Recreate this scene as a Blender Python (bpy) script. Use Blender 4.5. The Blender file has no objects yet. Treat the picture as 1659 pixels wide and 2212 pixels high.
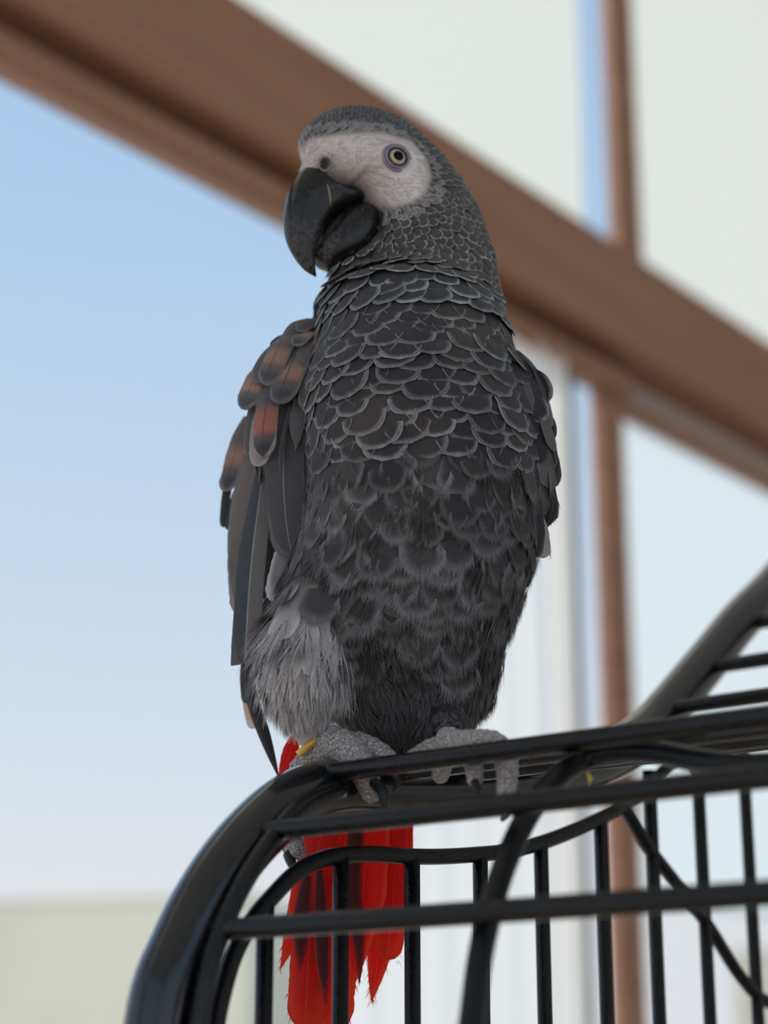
import bpy, bmesh, math, random
from mathutils import Vector, Matrix
from mathutils.bvhtree import BVHTree
random.seed(7)
S = bpy.context.scene
COL = S.collection
# ------------------------------------------------------------------ camera
FPX = 4000.0; PITCH = math.radians(17.2); CP, SP = math.cos(PITCH), math.sin(PITCH)
CAM = Vector((0, 0, 1.45))
cd = bpy.data.cameras.new('camera'); cam = bpy.data.objects.new('camera', cd); COL.objects.link(cam)
cam.location = CAM; cam.rotation_euler = (math.pi/2 + PITCH, 0, 0)
cd.sensor_fit = 'HORIZONTAL'; cd.sensor_width = 36; cd.lens = 36*FPX/1659; cd.clip_start = .02
cd.dof.use_dof = True; cd.dof.focus_distance = .66; cd.dof.aperture_fstop = 9.0
S.camera = cam
# ------------------------------------------------------------------ sky, sun, exposure
W = bpy.data.worlds.new('sky'); S.world = W; W.use_nodes = True
wt = W.node_tree; wt.nodes.clear()
wo = wt.nodes.new('ShaderNodeOutputWorld'); wb = wt.nodes.new('ShaderNodeBackground')
wc = wt.nodes.new('ShaderNodeTexCoord'); wx = wt.nodes.new('ShaderNodeSeparateXYZ'); wr = wt.nodes.new('ShaderNodeValToRGB')
wt.links.new(wc.outputs['Generated'], wx.inputs[0]); wt.links.new(wx.outputs['Z'], wr.inputs[0])
wt.links.new(wr.outputs[0], wb.inputs[0]); wt.links.new(wb.outputs[0], wo.inputs[0])
def ramp(cr, stops):
    els = cr.elements
    while len(els) < len(stops): els.new(.5)
    for e, (p, c) in zip(els, stops): e.position = p; e.color = (*c, 1)
ramp(wr.color_ramp, [(0, (.86, .87, .91)), (.105, (.85, .87, .92)), (.21, (.72, .82, .96)), (.317, (.60, .75, .95)), (.43, (.50, .70, .96)), (1, (.22, .43, .80))])
wb.inputs[1].default_value = 1.0
sd = bpy.data.lights.new('sun_offscreen', 'SUN'); sun = bpy.data.objects.new('sun_offscreen', sd); COL.objects.link(sun)
sd.energy = 3.3; sd.angle = math.radians(2); sd.color = (1, .95, .88)
sdir = Vector((-.98*.643, -.2*.643, .766))
sun.rotation_euler = sdir.to_track_quat('Z', 'Y').to_euler(); sun.location = (-4, -2, 8)
S.view_settings.view_transform = 'Standard'; S.view_settings.look = 'None'
S.view_settings.exposure = 0.0; S.view_settings.gamma = 1; S.view_settings.use_curve_mapping = False

# ------------------------------------------------------------------ pixel helpers
def ray(x, y):
    u = (x-829.5)/FPX; v = (1106-y)/FPX
    return Vector((u, CP - v*SP, SP + v*CP))
def at(x, y, Y):
    d = ray(x, y); return CAM + d*(Y/d.y)
ANG = math.radians(38.3)
RD = Vector((math.cos(ANG), -math.sin(ANG), 0)); HD = Vector((math.sin(ANG), math.cos(ANG), 0)); ZD = Vector((0, 0, 1))
A1 = at(725, 1668, .62)
def onp(x, y, R=0.0):                    # pixel -> point on a plane of constant R (parallel to the cage's end panel)
    d = ray(x, y); t = (R - (CAM-A1).dot(RD))/d.dot(RD); return CAM + d*t
def rh(R, h, z): return Vector((A1.x, A1.y, 0)) + RD*R + HD*h + ZD*z
def hz(P): return (P-A1).dot(HD), P.z
def onplane(x, y, P0, n):
    d = ray(x, y); return CAM + d*((P0-CAM).dot(n)/d.dot(n))

# ------------------------------------------------------------------ materials
def srgb(r, g, b):
    f = lambda c: (c/255/12.92) if c/255 <= .04045 else ((c/255+.055)/1.055)**2.4
    return (f(r), f(g), f(b))
class Mat:
    def __init__(s, name):
        s.m = bpy.data.materials.new(name); s.m.use_nodes = True; s.t = s.m.node_tree; s.t.nodes.clear()
        s.out = s.n('ShaderNodeOutputMaterial')
    def n(s, t, **k):
        n = s.t.nodes.new(t)
        for a, b in k.items(): setattr(n, a, b)
        return n
    def put(s, sock, v):
        if isinstance(v, bpy.types.NodeSocket): s.t.links.new(v, sock)
        elif isinstance(v, (tuple, list)) and len(v) == 3 and sock.type == 'RGBA': sock.default_value = (*v, 1)
        else: sock.default_value = v
    def math(s, op, a, b=0.0, c=0.0, clamp=False):
        n = s.n('ShaderNodeMath', operation=op, use_clamp=clamp)
        for i, v in enumerate((a, b, c)): s.put(n.inputs[i], v)
        return n.outputs[0]
    def step(s, v, a, b):
        n = s.n('ShaderNodeMapRange', interpolation_type='SMOOTHSTEP'); s.put(n.inputs[0], v)
        s.put(n.inputs[1], a); s.put(n.inputs[2], b); return n.outputs[0]
    def mix(s, f, a, b):
        n = s.n('ShaderNodeMix', data_type='RGBA'); s.put(n.inputs[0], f); s.put(n.inputs[6], a); s.put(n.inputs[7], b); return n.outputs[2]
    def mul(s, c, f):
        n = s.n('ShaderNodeMix', data_type='RGBA', blend_type='MULTIPLY'); n.inputs[0].default_value = 1
        s.put(n.inputs[6], c); s.put(n.inputs[7], f); return n.outputs[2]
    def noise(s, scale, detail=3, vec=None, rough=.5, dist=0):
        n = s.n('ShaderNodeTexNoise'); n.inputs['Scale'].default_value = scale; n.inputs['Detail'].default_value = detail
        n.inputs['Roughness'].default_value = rough; n.inputs['Distortion'].default_value = dist
        s.put(n.inputs['Vector'], vec if vec is not None else s.obj()); return n.outputs[0]
    def obj(s):
        return s.n('ShaderNodeTexCoord').outputs['Object']
    def pos(s):
        return s.n('ShaderNodeNewGeometry').outputs['Position']
    def bump(s, h, strength=.5, dist=.001):
        n = s.n('ShaderNodeBump'); n.inputs['Strength'].default_value = strength; n.inputs['Distance'].default_value = dist
        s.put(n.inputs['Height'], h); return n.outputs[0]
    def pbr(s, col, rough=.5, normal=None, metal=0, spec=.5, sheen=0, coat=0, link=True):
        b = s.n('ShaderNodeBsdfPrincipled'); s.put(b.inputs['Base Color'], col); s.put(b.inputs['Roughness'], rough)
        b.inputs['Metallic'].default_value = metal; b.inputs['Specular IOR Level'].default_value = spec
        b.inputs['Sheen Weight'].default_value = sheen; b.inputs['Coat Weight'].default_value = coat; b.inputs['Coat Roughness'].default_value = .08
        if normal is not None: s.put(b.inputs['Normal'], normal)
        if link: s.t.links.new(b.outputs[0], s.out.inputs[0])
        return b.outputs[0]
    def done(s, sh=None):
        if sh is not None: s.t.links.new(sh, s.out.inputs[0])
        return s.m
M = {}
def simple(name, col, rough=.6, var=.08, scale=8, bs=.3, bd=.002, **k):
    m = Mat(name); nz = m.noise(scale, 5)
    c = m.mix(m.step(nz, .3, .7), tuple(v*(1-var) for v in col), tuple(min(1, v*(1+var)) for v in col))
    m.pbr(c, rough, m.bump(m.noise(scale*12, 3), bs, bd), **k); M[name] = m.done(); return M[name]
simple('wall_paint', (.78, .76, .73), .8)
simple('ceiling_paint', (.82, .81, .79), .8)
simple('render_beige', srgb(222, 212, 190), .9, scale=.6)
simple('ground', (.55, .53, .48), .9, scale=1.5)
simple('roof_grey', (.45, .44, .42), .8, scale=2)
simple('slate_metal', (.16, .20, .25), .4, scale=20)
def wood(name, c1, c2):
    m = Mat(name); mp = m.n('ShaderNodeMapping'); m.put(mp.inputs[0], m.obj()); mp.inputs['Scale'].default_value = (.6, 14, 14)
    nz = m.noise(3, 6, mp.outputs[0], .6, .4)
    m.pbr(m.mix(m.step(nz, .3, .7), c1, c2), .5, m.bump(nz, .2, .002)); M[name] = m.done()
wood('frame_wood', (.35, .165, .093), (.44, .22, .13))
wood('floor_wood', (.52, .40, .28), (.62, .48, .34))
# thin window glass
m = Mat('window_glass'); tr = m.n('ShaderNodeBsdfTransparent'); tr.inputs[0].default_value = (.95, .965, .965, 1)
gl = m.n('ShaderNodeBsdfGlossy'); gl.inputs['Roughness'].default_value = .02
lw = m.n('ShaderNodeLayerWeight'); fac = m.math('MULTIPLY_ADD', m.math('POWER', lw.outputs['Facing'], 5.0), .6, .03)
mx = m.n('ShaderNodeMixShader'); m.put(mx.inputs[0], fac); m.put(mx.inputs[1], tr.outputs[0]); m.put(mx.inputs[2], gl.outputs[0])
M['window_glass'] = m.done(mx.outputs[0])
def cloth(name, col, trans=.75):
    m = Mat(name); nz = m.noise(900, 2)
    c = m.mix(nz, tuple(v*.97 for v in col), col)
    d = m.n('ShaderNodeBsdfDiffuse'); m.put(d.inputs[0], c); t = m.n('ShaderNodeBsdfTranslucent'); m.put(t.inputs[0], c)
    x = m.n('ShaderNodeMixShader'); x.inputs[0].default_value = trans; m.put(x.inputs[1], d.outputs[0]); m.put(x.inputs[2], t.outputs[0])
    M[name] = m.done(x.outputs[0])
cloth('curtain_cloth', (.95, .92, .88), .9)
cloth('blind_warm', (.93, .90, .80), .9)
cloth('blind_cool', (.90, .93, .92), .9)
# black powder coat
def paint(name, bs, rough, sc, cw=.0):
    m = Mat(name); nz = m.noise(sc, 3, m.pos()); n2 = m.noise(60, 3, m.pos())
    m.pbr(m.mix(m.step(n2, .3, .8), (.004, .004, .005), (.009, .009, .011)), m.math('ADD', rough, m.math('MULTIPLY', n2, .12)), m.bump(nz, bs, .0006), coat=cw, spec=.3)
    M[name] = m.done()
paint('black_tube', .16, .18, 900, .8)
paint('black_rod', .6, .2, 800, .15)
paint('black_wire', .3, .3, 900)

# feather materials: UV 'fuv' = (X/2+.5, v); X across -1..1, v along 0..1
def feather_mat(name, dark, edge, e0=.78, e1=.97, accent=None, acc=(.25, .8, .85), tip=None, tip0=.8, barb=60, rachis=None, rach_w=.03, var=.35, trans=.12, rough=.6, barb_amt=.35, left=None, hue=None):
    m = Mat(name)
    uv = m.n('ShaderNodeUVMap', uv_map='fuv'); sx = m.n('ShaderNodeSeparateXYZ'); m.put(sx.inputs[0], uv.outputs[0])
    X = m.math('MULTIPLY_ADD', sx.outputs[0], 2.0, -1.0); aX = m.math('ABSOLUTE', X); v = sx.outputs[1]
    tv = m.math('MAXIMUM', m.math('DIVIDE', m.math('SUBTRACT', v, .5), .5), 0.0)
    rho = m.math('POWER', m.math('ADD', m.math('POWER', aX, 2.6), m.math('POWER', tv, 2.6)), 1/2.6)
    nz = m.noise(260, 4, m.pos()); lo = m.noise(45, 3, m.pos())
    e = m.step(m.math('ADD', rho, m.math('MULTIPLY', m.math('SUBTRACT', nz, .5), .22)), e0, e1)
    base = dark
    if hue: base = m.mix(m.step(lo, .5, .72), dark, hue)
    if accent:
        a = m.math('MULTIPLY', m.step(v, acc[0], acc[0]+.25), m.math('SUBTRACT', 1.0, m.step(aX, acc[2]-.35, acc[2])))
        a = m.math('MULTIPLY', a, m.math('SUBTRACT', 1.0, m.step(m.math('ADD', v, m.math('MULTIPLY', nz, .08)), acc[1], acc[1]+.1)))
        a = m.math('MULTIPLY', a, m.math('MULTIPLY_ADD', nz, .7, .6), clamp=True)
        base = m.mix(a, base, accent)
    if tip: base = m.mix(m.step(v, tip0, tip0+.12), base, tip)
    if left: base = m.mix(m.step(X, -.05, .12), left, base)
    oi = m.n('ShaderNodeObjectInfo'); at_ = m.n('ShaderNodeAttribute', attribute_name='rnd')
    rv = m.math('FRACT', m.math('ADD', oi.outputs['Random'], at_.outputs['Fac']))
    rv2 = m.math('FRACT', m.math('MULTIPLY', rv, 7.31))
    e = m.math('MULTIPLY', e, m.math('MULTIPLY', m.math('MULTIPLY_ADD', rv2, .65, .58), m.math('MULTIPLY_ADD', m.noise(900, 2, m.pos()), .9, .55)), clamp=True)
    c = m.mix(e, base, edge)
    q = m.math('SUBTRACT', v, m.math('MULTIPLY', aX, .35))
    b = m.math('SINE', m.math('MULTIPLY', m.math('ADD', q, m.math('MULTIPLY', nz, .03)), barb*6.283))
    if rachis: c = m.mix(m.math('SUBTRACT', 1.0, m.step(aX, rach_w*.6, rach_w)), c, rachis)
    g = m.math('MULTIPLY', m.math('MULTIPLY_ADD', rv, var, 1-var*.5), m.math('MULTIPLY_ADD', b, barb_amt*.5, 1.0))
    g = m.math('MULTIPLY', g, m.math('MULTIPLY_ADD', lo, .5, .75))
    cc = m.n('ShaderNodeCombineColor'); [m.put(cc.inputs[i], g) for i in range(3)]
    c = m.mul(c, cc.outputs[0])
    pb = m.pbr(c, rough, m.bump(b, .35, .00015), spec=.25, sheen=.15, link=False)
    t = m.n('ShaderNodeBsdfTranslucent'); m.put(t.inputs[0], c)
    x = m.n('ShaderNodeMixShader'); x.inputs[0].default_value = trans; m.put(x.inputs[1], pb); m.put(x.inputs[2], t.outputs[0])
    M[name] = m.done(x.outputs[0])
g_ = lambda v, w=1.0: (v*1.02*w, v*.97, v*1.02)
feather_mat('f_crown', g_(.075), g_(.55), .68, .95, barb_amt=.1)
feather_mat('f_face', (.74, .65, .61), (.84, .77, .73), .6, 1, barb_amt=.15, var=.2, trans=.2)
feather_mat('f_mid', (.24, .215, .22), (.58, .53, .51), .6, .98, barb_amt=.1)
feather_mat('f_cheek', (.085, .072, .068), (.58, .52, .45), .74, .95, barb_amt=.12)
feather_mat('f_neck', (.048, .045, .047), (.44, .43, .445), .70, 1.0, barb=26, barb_amt=.15)
feather_mat('f_breast', (.042, .039, .041), (.34, .33, .345), .72, 1.01, barb=34, barb_amt=.25, hue=(.068, .047, .043))
feather_mat('f_belly', (.045, .041, .042), (.18, .165, .168), .66, 1.02, barb=34, barb_amt=.3, hue=(.075, .055, .05))
feather_mat('f_lower', (.062, .056, .058), (.23, .205, .212), .55, 1.05, barb=14, barb_amt=.15, hue=(.08, .062, .06), var=.6)
feather_mat('f_vent', (.12, .105, .114), (.19, .168, .182), .5, 1.0, barb=14, barb_amt=.15, var=.5)
feather_mat('f_flank', (.19, .17, .18), (.50, .46, .475), .4, 1.0, barb=14, barb_amt=.2, var=.6)
feather_mat('f_leg', (.56, .51, .515), (.76, .70, .69), .4, 1.0, barb=14, barb_amt=.15, trans=.25)
feather_mat('f_covert', (.13, .115, .118), (.22, .20, .205), .8, 1.0, barb=30, barb_amt=.15, hue=(.19, .145, .13))
feather_mat('f_orange', (.15, .125, .125), (.22, .19, .195), .85, 1.0, accent=(.40, .215, .155), acc=(.30, .66, 1.05), tip=(.085, .077, .087), tip0=.74, barb=44, barb_amt=.22, rachis=(.05, .045, .05), rach_w=.035, var=.2)
feather_mat('f_red_edge', (.12, .10, .105), (.36, .32, .32), .95, 1.0, accent=(.46, .15, .105), acc=(.3, .72, 1.2), tip=(.06, .055, .065), tip0=.78, barb=50, barb_amt=.22, rachis=(.04, .03, .035), rach_w=.03, var=.1)
feather_mat('f_tertial', (.075, .07, .076), (.15, .14, .15), .95, 1.0, barb=80, barb_amt=.4, rachis=(.33, .33, .36), rach_w=.022, var=.1)
feather_mat('f_primary', (.085, .09, .105), (.16, .16, .17), .95, 1.0, barb=120, barb_amt=.18, rachis=(.42, .48, .48), rach_w=.045, var=.1, left=(.22, .195, .19), trans=.3)
feather_mat('f_brown', (.22, .185, .175), (.38, .34, .31), .86, 1.0, barb=90, barb_amt=.2, var=.1, trans=.35, hue=(.12, .095, .09))
feather_mat('f_dark', (.034, .032, .037), (.08, .075, .08), .9, 1.0, barb=60, barb_amt=.2, var=.2)
feather_mat('f_pale', (.52, .44, .42), (.62, .54, .52), .8, 1.0, barb=40, barb_amt=.25, var=.1, trans=.35)
feather_mat('f_peach', (.80, .52, .38), (.85, .80, .80), .6, .95, barb=40, barb_amt=.1, var=.1, trans=.35)
feather_mat('f_tail', (.78, .012, .006), (.85, .06, .02), .75, 1.0, barb=130, barb_amt=.12, var=.35, trans=.45, rachis=(.85, .10, .06), rach_w=.02)
feather_mat('f_tail_dark', (.07, .007, .008), (.40, .012, .01), .6, 1.0, barb=110, barb_amt=.2, var=.2, trans=.25)
# body skin (under the feathers) and bare face
m = Mat('parrot_skin'); fa = m.n('ShaderNodeAttribute', attribute_name='face').outputs['Fac']; ce = m.n('ShaderNodeAttribute', attribute_name='cere').outputs['Fac']
ey = m.n('ShaderNodeAttribute', attribute_name='eyering').outputs['Fac']; lg = m.n('ShaderNodeAttribute', attribute_name='leg').outputs['Fac']
n1 = m.noise(90, 4, m.pos()); n2 = m.noise(700, 3, m.pos()); n3 = m.noise(1500, 2, m.pos())
face = m.mix(m.step(n1, .35, .7), (.80, .68, .64), (.72, .57, .53))
face = m.mix(ce, face, m.mix(m.step(n3, .42, .58), (.26, .20, .18), (.60, .50, .46)))
face = m.mix(ey, face, (.44, .37, .41))
c = m.mix(m.math('MULTIPLY_ADD', m.math('SUBTRACT', n2, .5), .4, fa, clamp=True), (.035, .032, .034), face)
c = m.mix(lg, c, (.56, .51, .51))
m.pbr(c, .6, m.bump(n2, .35, .0004), spec=.3); M['parrot_skin'] = m.done()
# beak, eye, foot, claws
m = Mat('beak_horn'); n1 = m.noise(120, 5, m.pos(), .6); n2 = m.noise(700, 4, m.pos(), .65)
w = m.math('ABSOLUTE', m.math('SUBTRACT', n1, .5)); sc_ = m.math('MULTIPLY', m.math('SUBTRACT', 1.0, m.step(w, .0, .012)), m.step(n2, .45, .6))
sx = m.n('ShaderNodeSeparateXYZ'); m.put(sx.inputs[0], m.n('ShaderNodeUVMap', uv_map='fuv').outputs[0])
worn = m.math('MULTIPLY', m.step(m.math('ADD', sx.outputs[1], m.math('MULTIPLY', n1, .25)), .62, .80), m.step(n2, .38, .62))
c = m.mix(m.math('MULTIPLY', sc_, .6), (.0065, .0065, .0075), (.20, .15, .12)); c = m.mix(m.math('MULTIPLY', worn, .5), c, (.13, .115, .12))
m.pbr(c, m.math('MULTIPLY_ADD', worn, .35, .24), m.bump(n1, .15, .0008), spec=.45); M['beak_horn'] = m.done()
simple('gape_yellow', (.33, .26, .14), .6, scale=300)
simple('mouth_black', (.012, .010, .011), .6, scale=300)
simple('nostril_skin', (.34, .28, .27), .7, scale=300)
simple('eye_lid', (.30, .25, .29), .6, scale=400, bs=.6, bd=.0004)
simple('eye_rim', (.02, .012, .016), .4, scale=400)
m = Mat('eyeball'); gx = m.n('ShaderNodeSeparateXYZ'); m.put(gx.inputs[0], m.obj())
rr = m.math('SQRT', m.math('ADD', m.math('MULTIPLY', gx.outputs[0], gx.outputs[0]), m.math('MULTIPLY', gx.outputs[1], gx.outputs[1])))
nz = m.noise(900, 3)
c = m.mix(m.step(rr, .0020, .0022), (.002, .002, .002), m.mix(nz, (.50, .44, .26), (.66, .60, .42)))
c = m.mix(m.step(rr, .0033, .0036), c, (.12, .09, .06)); m.pbr(c, .08, spec=.12); M['eyeball'] = m.done()
m = Mat('foot_scale'); vo = m.n('ShaderNodeTexVoronoi', feature='DISTANCE_TO_EDGE'); vo.inputs['Scale'].default_value = 780; m.put(vo.inputs[0], m.pos())
d = m.step(vo.outputs[0], .0, .10); nz = m.noise(300, 4, m.pos())
m.pbr(m.mix(d, (.36, .305, .29), m.mix(nz, (.40, .345, .33), (.58, .52, .50))), .7, m.bump(d, .9, .0007), spec=.3); M['foot_scale'] = m.done()  # seams between scales slightly darker: some crease shade put into the colour
simple('claw_black', (.008, .008, .009), .3, scale=200)
m = Mat('leg_band'); nz = m.noise(300, 3, m.pos()); m.pbr(m.mix(nz, (.72, .36, .045), (.80, .50, .12)), .35, metal=.35); M['leg_band'] = m.done()
simple('crumb_yellow', (.75, .55, .15), .7, scale=400)

# ------------------------------------------------------------------ mesh helpers
def link(name, me, mat=None, parent=None):
    o = bpy.data.objects.new(name, me); COL.objects.link(o)
    if mat: 
        me.materials.clear(); me.materials.append(M[mat])
    if parent: o.parent = parent
    return o
def mesh(name, verts, faces, smooth=True, uvs=None):
    me = bpy.data.meshes.new(name); me.from_pydata([tuple(v) for v in verts], [], faces); me.update()
    if smooth: me.polygons.foreach_set('use_smooth', [True]*len(me.polygons))
    if uvs:
        l = me.uv_layers.new(name='fuv'); buf = []
        for lp in me.loops: buf += list(uvs[lp.vertex_index])
        l.data.foreach_set('uv', buf)
    return me
def tag(o, label, cat, group=None, kind=None):
    if label: o['label'] = label
    if cat: o['category'] = cat
    if group: o['group'] = group
    if kind: o['kind'] = kind
    return o
def empty(name, loc, label, cat):
    o = bpy.data.objects.new(name, None); COL.objects.link(o); o.location = loc; o.empty_display_size = .05
    return tag(o, label, cat)
def setparent(o, p):
    o.parent = p; o.matrix_parent_inverse = Matrix.Translation(-p.location) if p.type == 'EMPTY' else Matrix.Identity(4)
    return o
def catmull(pts, n):
    out = []; k = len(pts)
    for i in range(k-1):
        p0, p1, p2, p3 = pts[max(i-1, 0)], pts[i], pts[i+1], pts[min(i+2, k-1)]
        for j in range(n):
            t = j/n; out.append([.5*((2*b)+(-a+c)*t+(2*a-5*b+4*c-d)*t*t+(-a+3*b-3*c+d)*t**3) for a, b, c, d in zip(p0, p1, p2, p3)])
    out.append(list(pts[-1])); return out
def sweep(pts, rads, seg=16, cap=True, ring_mod=None):
    pts = [Vector(p) for p in pts]; n = len(pts); vs, fs, uv = [], [], []
    T = [(pts[min(i+1, n-1)]-pts[max(i-1, 0)]).normalized() for i in range(n)]
    N = T[0].orthogonal().normalized()
    for i in range(n):
        N = (N - T[i]*N.dot(T[i])).normalized(); B = T[i].cross(N)
        for k in range(seg):
            a = 2*math.pi*k/seg; rr = rads[i]*(ring_mod(i, a) if ring_mod else 1)
            vs.append(pts[i]+(N*math.cos(a)+B*math.sin(a))*rr); uv.append((k/seg, i/(n-1)))
    for i in range(n-1):
        for k in range(seg):
            fs.append((i*seg+k, i*seg+(k+1) % seg, (i+1)*seg+(k+1) % seg, (i+1)*seg+k))
    if cap:
        fs.append(tuple(range(seg-1, -1, -1))); fs.append(tuple((n-1)*seg+k for k in range(seg)))
    return vs, fs, uv
def tube(name, pts, rad, mat, parent, seg=14, smooth_n=0):
    if smooth_n: pts = [Vector(p) for p in catmull([tuple(p) for p in pts], smooth_n)]
    vs, fs, uv = sweep(pts, [rad]*len(pts) if not isinstance(rad, list) else rad, seg)
    o = link(name, mesh(name, vs, fs), mat)
    if parent: setparent(o, parent)
    return o
def boxmesh(name, corner_fn, a, b, bev=.004):
    bm = bmesh.new(); q = []
    for i in range(8): q.append(bm.verts.new(corner_fn(*[(b if i >> k & 1 else a)[k] for k in range(3)])))
    for f in ((0, 1, 3, 2), (4, 6, 7, 5), (0, 4, 5, 1), (2, 3, 7, 6), (0, 2, 6, 4), (1, 5, 7, 3)): bm.faces.new([q[i] for i in f])
    bmesh.ops.recalc_face_normals(bm, faces=bm.faces)
    if bev: bmesh.ops.bevel(bm, geom=bm.edges[:], offset=bev, segments=2, affect='EDGES')
    me = bpy.data.meshes.new(name); bm.to_mesh(me); bm.free(); return me
def rbox(name, r0, r1, h0, h1, z0, z1, mat, bev=.004, parent=None, kind=None):     # box aligned with the window wall; object x axis along h
    me = boxmesh(name, lambda a, b, c: Vector((a, b, c)), (h0, r0, z0), (h1, r1, z1), bev)
    o = link(name, me, mat); o.matrix_world = Matrix(((HD.x, RD.x, 0, A1.x), (HD.y, RD.y, 0, A1.y), (0, 0, 1, 0), (0, 0, 0, 1)))
    if parent: o.parent = parent
    if kind: o['kind'] = kind
    return o

# ------------------------------------------------------------------ the room
RW = -1.074                                   # window wall plane
H0, H1, R1, ZC = -3.0, 4.6, 2.7, 3.9
rbox('floor', RW-.2, R1+.2, H0-.2, H1+.2, -.12, 0, 'floor_wood', 0, kind='structure')
rbox('ceiling', RW-.06, R1+.2, H0-.2, H1+.2, ZC, ZC+.15, 'ceiling_paint', 0, kind='structure')
rbox('wall_far', RW-.2, R1+.2, H1, H1+.15, 0, ZC, 'wall_paint', 0, kind='structure')
# wall_near and wall_right each have an unseen window, its opening enlarged for fill light
def holed(name, along, fixed, th, a0, a1, w0, w1, z0, z1, wn):
    parts = [(a0, w0, 0, ZC), (w1, a1, 0, ZC), (w0, w1, 0, z0), (w0, w1, z1, ZC)]
    bm = bmesh.new()
    for (p, q, s, t) in parts:
        args = (fixed, fixed+th, p, q) if along == 'h' else (p, q, fixed, fixed+th)
        me = boxmesh('t', lambda x, y, z: Vector((x, y, z)), (args[2], args[0], s), (args[3], args[1], t), 0)
        bm.from_mesh(me); bpy.data.meshes.remove(me)
    me = bpy.data.meshes.new(name); bm.to_mesh(me); bm.free()
    o = link(name, me, 'wall_paint'); o['kind'] = 'structure'
    o.matrix_world = Matrix(((HD.x, RD.x, 0, A1.x), (HD.y, RD.y, 0, A1.y), (0, 0, 1, 0), (0, 0, 0, 1)))
    if along == 'h': rbox(wn, fixed+th*.5-.004, fixed+th*.5+.004, w0-.01, w1+.01, z0-.01, z1+.01, 'window_glass', 0, kind='structure')
    else: rbox(wn, w0-.01, w1+.01, fixed+th*.5-.004, fixed+th*.5+.004, z0-.01, z1+.01, 'window_glass', 0, kind='structure')
holed('wall_right', 'h', R1, .15, H0, H1, -2.85, 2.2, .3, 3.4, 'window_6')
holed('wall_near', 'r', H0-.15, .15, RW-.2, R1+.2, -.95, 2.6, .1, 3.65, 'window_7')
# window wall: sill, beam (three boards), mullions, panes
def hw(x, y, dR=0.0): return hz(onp(x, y, RW+dR))[0]
def zw(x, y, dR=0.0): return hz(onp(x, y, RW+dR))[1]
ZB1 = zw(1166, 412, .045); ZBm = zw(300, 150, .045); ZL1 = zw(300, 222, .028); ZB0 = zw(300, 340, -.014)
rbox('trim_1', RW-.06, RW+.05, H0, H1, 0, .32, 'frame_wood', .006, kind='structure')
rbox('trim_2', RW-.014, RW+.045, H0, H1, ZBm, ZB1, 'frame_wood', .006, kind='structure')          # upper board of the beam
rbox('trim_3', RW-.014, RW-.008, H0, H1, ZL1-.002, ZBm+.04, 'frame_wood', 0, kind='structure')          # back of the open groove
um0, um1 = hw(1330, 250, .012), hw(1378, 250, .012)
lm0, lm1 = hw(1324, 1500, .012), hw(1374, 1500, .012)
rbox('trim_4', RW-.014, RW+.028, H0, lm1, ZB0, ZL1, 'frame_wood', .005, kind='structure')            # lower board
rbox('trim_5', RW-.014, RW+.010, lm1, H1, zw(1500, 990, -.014), ZL1-.01, 'frame_wood', .005, kind='structure')
rbox('trim_6', RW-.03, RW+.05, H0, H1, ZC-.14, ZC, 'frame_wood', .006, kind='structure')
rbox('trim_7', RW-.014, RW+.012, um0, um1, ZB1-.05, ZC-.13, 'frame_wood', .005, kind='structure')
rbox('trim_8', RW-.014, RW+.012, lm0, lm1, .31, ZL1-.02, 'frame_wood', .005, kind='structure')
wl = -.62
for i, hh in enumerate((wl, -2.2, 3.75)):
    rbox('trim_%d' % (9+i), RW-.03, RW+.03, hh-.04, hh+.04, .31, ZC-.13, 'frame_wood', .005, kind='structure')
edges = [(-3.0, -2.2), (-2.2, wl), (wl, (lm0+lm1)/2), ((lm0+lm1)/2, 3.75), (3.75, H1)]
for i, (p, q) in enumerate(edges):
    rbox('window_%d' % (i+1), RW-.024, RW-.016, p, q, .30, ZC-.1, 'window_glass', 0, kind='structure')
# slate-grey sash stile standing left of the mullion, with the narrow gap of sky between them
rbox('trim_12', RW-.012, RW+.004, hw(1243, 1600, .004), hw(1266, 1600, .004), .3, ZB0+.03, 'slate_metal', .002, kind='structure')
# curtains and blinds
def hang(name, R, h0, h1, z0, z1, wave, waves, mat, label, cat, bow=.0):
    nu, nv = int(max(24, waves*14)), 12; vs, fs = [], []
    rnd = [random.uniform(-.4, .4) for _ in range(nu+1)]
    for j in range(nv+1):
        for i in range(nu+1):
            u = i/nu; v = j/nv
            vs.append(rh(R + wave*math.sin(u*waves*6.283+rnd[i]*.5+.6*v) + bow*math.sin(v*math.pi), h0+(h1-h0)*u, z0+(z1-z0)*v))
    for j in range(nv):
        for i in range(nu): a = j*(nu+1)+i; fs.append((a, a+1, a+nu+2, a+nu+1))
    base = rh(R, (h0+h1)/2, z0)
    e = empty(name, base, label, cat)
    setparent(link('fabric', mesh('fabric', vs, fs), mat), e)
    return e
e = hang('curtain', RW+.022, hw(735, 1500, .022), hw(1172, 1500, .022), .34, ZB0+.02, .0018, 6, 'curtain_cloth', 'white sheer curtain hanging in front of the wide pane beside the slate sash', 'curtain')
setparent(tube('curtain_track', [rh(RW+.012, hw(735, 1500, .022)-.02, ZB0+.02), rh(RW+.022, hw(1165, 1500, .022), ZB0+.02)], .008, 'frame_wood', None, 10), e)
e = hang('curtain', RW+.028, hw(1176, 1500, .028), hw(1243, 1500, .028), .34, ZB0+.02, .002, 1.2, 'curtain_cloth', 'narrow gathered edge of sheer beige curtain next to the slate sash', 'curtain')
vs_ = hang('lining', RW+.018, hw(1180, 1500, .018), hw(1241, 1500, .018), .36, ZB0+.015, .003, 1, 'curtain_cloth', None, None)
for c_ in list(vs_.children): c_.name = 'lining'; w_ = c_; setparent(w_, e)
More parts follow.
